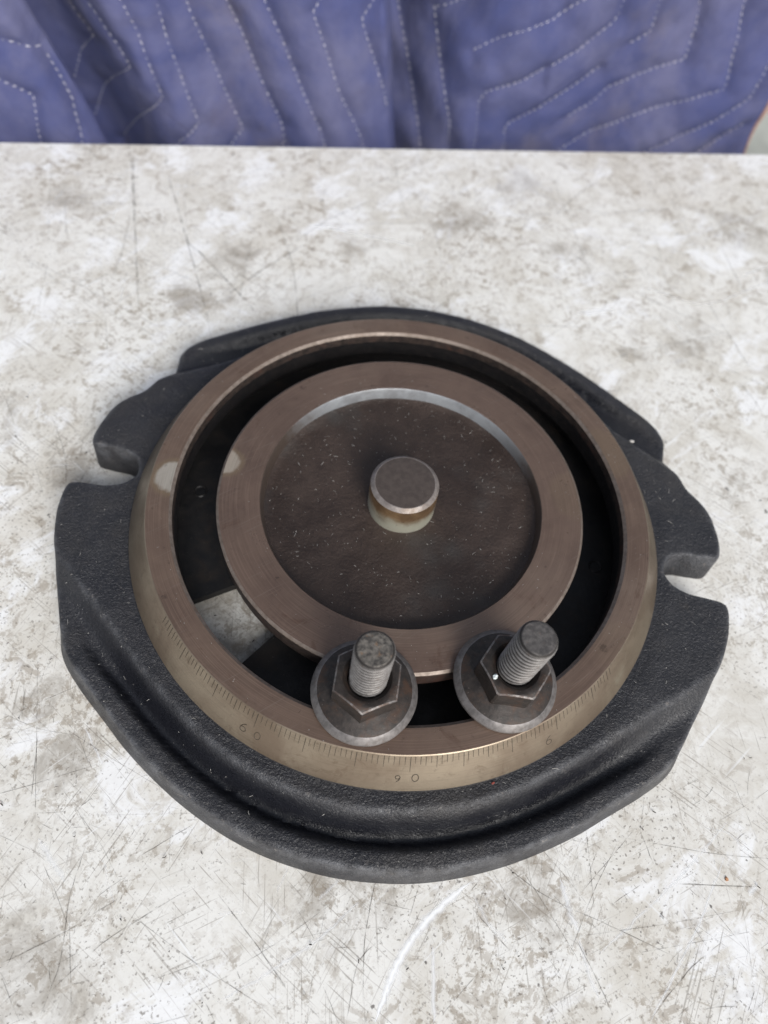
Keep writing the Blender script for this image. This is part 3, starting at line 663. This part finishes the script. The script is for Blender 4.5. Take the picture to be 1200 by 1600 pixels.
sheet(42, lambda z: 10, mr, QM, -120, 120, lambda P: 60 * ss(P[:, 0], 108 - P[:, 1] * .31, 25 - P[:, 1] * .31) + 14 * ss(P[:, 0], 247 - P[:, 1] * .128, 255 - P[:, 1] * .128) ** 2 + 6 * np.sin(P[:, 0] * .055 + P[:, 1] * .012), 21)
rb = lambda z: 536 - z * .2 + (max(0, -z) * .05)
fR = sheet(55, lambda z: 238, rb, QR, -120, 120, lambda P: 62 * ss(P[:, 0], 318, 236) + 6.5 * np.sin(P[:, 0] * .035 - P[:, 1] * .03) + 2.2 * np.sin((P[:, 0] * .8 + P[:, 1]) * .13) * ss(P[:, 0], 330, 300), 31)
v, f = [], []                                              # orange bound edge of the blanket
zs = np.linspace(-120, 120, 110)
for i, z in enumerate(zs):
    u = rb(z); d = fR(np.array([[u - .5, z]]))[0]; wd = 1.0 + 5.0 * max(0, min(1, (z + 25) / 50))
    for k in range(10):
        a = 2 * math.pi * k / 10; v.append(bl_pt(u + wd * .5 + math.cos(a) * (wd * .5 + .8), z, d + 2.2 + math.sin(a) * 3.2))
for i in range(len(zs) - 1):
    f += [(i * 10 + k, i * 10 + (k + 1) % 10, i * 10 + 10 + (k + 1) % 10, i * 10 + 10 + k) for k in range(10)]
o = link('edge_binding', mesh('edge_binding', v, f), 'binding', blanket); o.matrix_parent_inverse = blanket.matrix_basis.inverted(); o['label'] = 'orange bound edge of the blanket'

# ------------------------------------------------------------------ lint, grit and chips
def fiber(v, f, p, a, l, r, bend, zc):
    n = 4; i0 = len(v)
    for k in range(n):
        t = k / (n - 1) - .5; x = p[0] + math.cos(a) * l * t - math.sin(a) * bend * (t * t); y = p[1] + math.sin(a) * l * t + math.cos(a) * bend * (t * t)
        rr = r * (1 - .6 * abs(2 * t))
        for (cx, cz) in ((-1, 0), (0, 1), (1, 0)): v.append(((x - math.sin(a) * rr * cx) * MM, (y + math.cos(a) * rr * cx) * MM, (zc + .02 + rr * (cz + .2)) * MM))
    for k in range(n - 1):
        b = i0 + 3 * k; f += [(b, b + 1, b + 4, b + 3), (b + 1, b + 2, b + 5, b + 4), (b + 2, b, b + 3, b + 5)]
v, f = [], []
for i in range(430):                                       # in the recess
    r = 54 * math.sqrt(rng.random()); a = rng.uniform(0, 6.283)
    if r < 14.5: continue
    fiber(v, f, (r * math.cos(a), r * math.sin(a)), rng.uniform(0, 6.28), rng.choice([.3, .5, 1.0, 1.8], p=[.5, .3, .15, .05]), rng.uniform(.05, .13), rng.normal(0, .5), -5.9 + .1)
for i in range(150):                                       # on the rings
    r = rng.uniform(57, 73) if rng.random() < .5 else rng.uniform(91.5, 99.5); a = rng.uniform(0, 6.283)
    fiber(v, f, (r * math.cos(a), r * math.sin(a)), rng.uniform(0, 6.28), rng.choice([.3, .5, .9], p=[.6, .3, .1]), rng.uniform(.05, .11), rng.normal(0, .4), .0)
FP = []
while len(FP) < 520:
    p = rng.uniform([-135, -132], [137, 130]); r = math.hypot(*p)
    if r > 110: FP.append(p)
FP = np.array(FP); d, s = dist_poly(FP, out); d_, s_ = d, s; FP = FP[(s > 0) & (d > 1.5)]; dd, _ = dist_poly(FP, out); ZP, _, _ = height(FP, dd)
ca, sa = math.cos(CA), math.sin(CA)
for p, z in zip(FP, ZP):
    fiber(v, f, (p[0] * ca - p[1] * sa, p[0] * sa + p[1] * ca), rng.uniform(0, 6.28), rng.choice([.35, .7, 1.5, 2.6], p=[.55, .27, .12, .06]), rng.uniform(.05, .12), rng.normal(0, .7), z + .05)
o = link('lint', mesh('lint', v, f), 'lint'); o.location.z = RING_Z; tag(o, 'pale lint and fibres scattered over the black casting and brown rings', 'lint', kind='stuff')
v, f = [], []
for i in range(120):
    x, y = rng.uniform(-200, 220), rng.uniform(-185, 260)
    if rng.random() < .65: x, y = rng.uniform(-130, 160), rng.uniform(-190, -40)
    fiber(v, f, (x, y), rng.uniform(0, 6.28), rng.uniform(.4, 1.5), rng.uniform(.08, .28), rng.normal(0, .8), .6)
o = link('grit', mesh('grit', v, f), 'grit'); tag(o, 'dark specks of grit strewn over the white table', 'grit', kind='stuff')
def chip(name, x, y, z, sx, sy, sz, rot, mat, label, cat):
    bm = bmesh.new(); bmesh.ops.create_icosphere(bm, subdivisions=2, radius=1.0)
    for q in bm.verts: q.co = Vector((q.co.x * sx, q.co.y * sy, q.co.z * sz)) * (1 + .25 * rng.normal()) * MM
    me = bpy.data.meshes.new(name); bm.to_mesh(me); bm.free(); o = link(name, me, mat, None, False)
    o.location = (x * MM, y * MM, z * MM + sz * .6 * MM); o.rotation_euler = (0, 0, rot); return tag(o, label, cat)
Z0 = RING_Z * 1000
chip('paint_chip', 44.6, -100.6, Z0 - 14.4, .55, .35, .2, .4, 'red', 'tiny red chip at the foot of the graduated ring', 'chip')
chip('plastic_crumb', 37.2, -74.0, Z0 + 16.3, .9, .7, .6, .8, 'white', 'small white crumb on the right hexagon nut', 'crumb')
chip('plastic_crumb', 102.4, 58.2, Z0 - 14.0, 1.1, .6, .4, .2, 'lint', 'pale crumb on the black flange behind the ring', 'crumb')
chip('plastic_crumb', 117.5, -62.5, Z0 - 21.0, 1.2, .8, .4, -.4, 'lint', 'pale crumb in the flange trough at right', 'crumb')
chip('rust_flake', 131.7, -117.2, 0, .7, .6, .3, 0, 'tan', 'small orange flake on the table at lower right', 'flake')
chip('splinter', 49.5, -82.6, Z0 + 3.2, 1.6, .22, .2, 2.2, 'tan', 'thin tan splinter on the right flange nut', 'splinter')
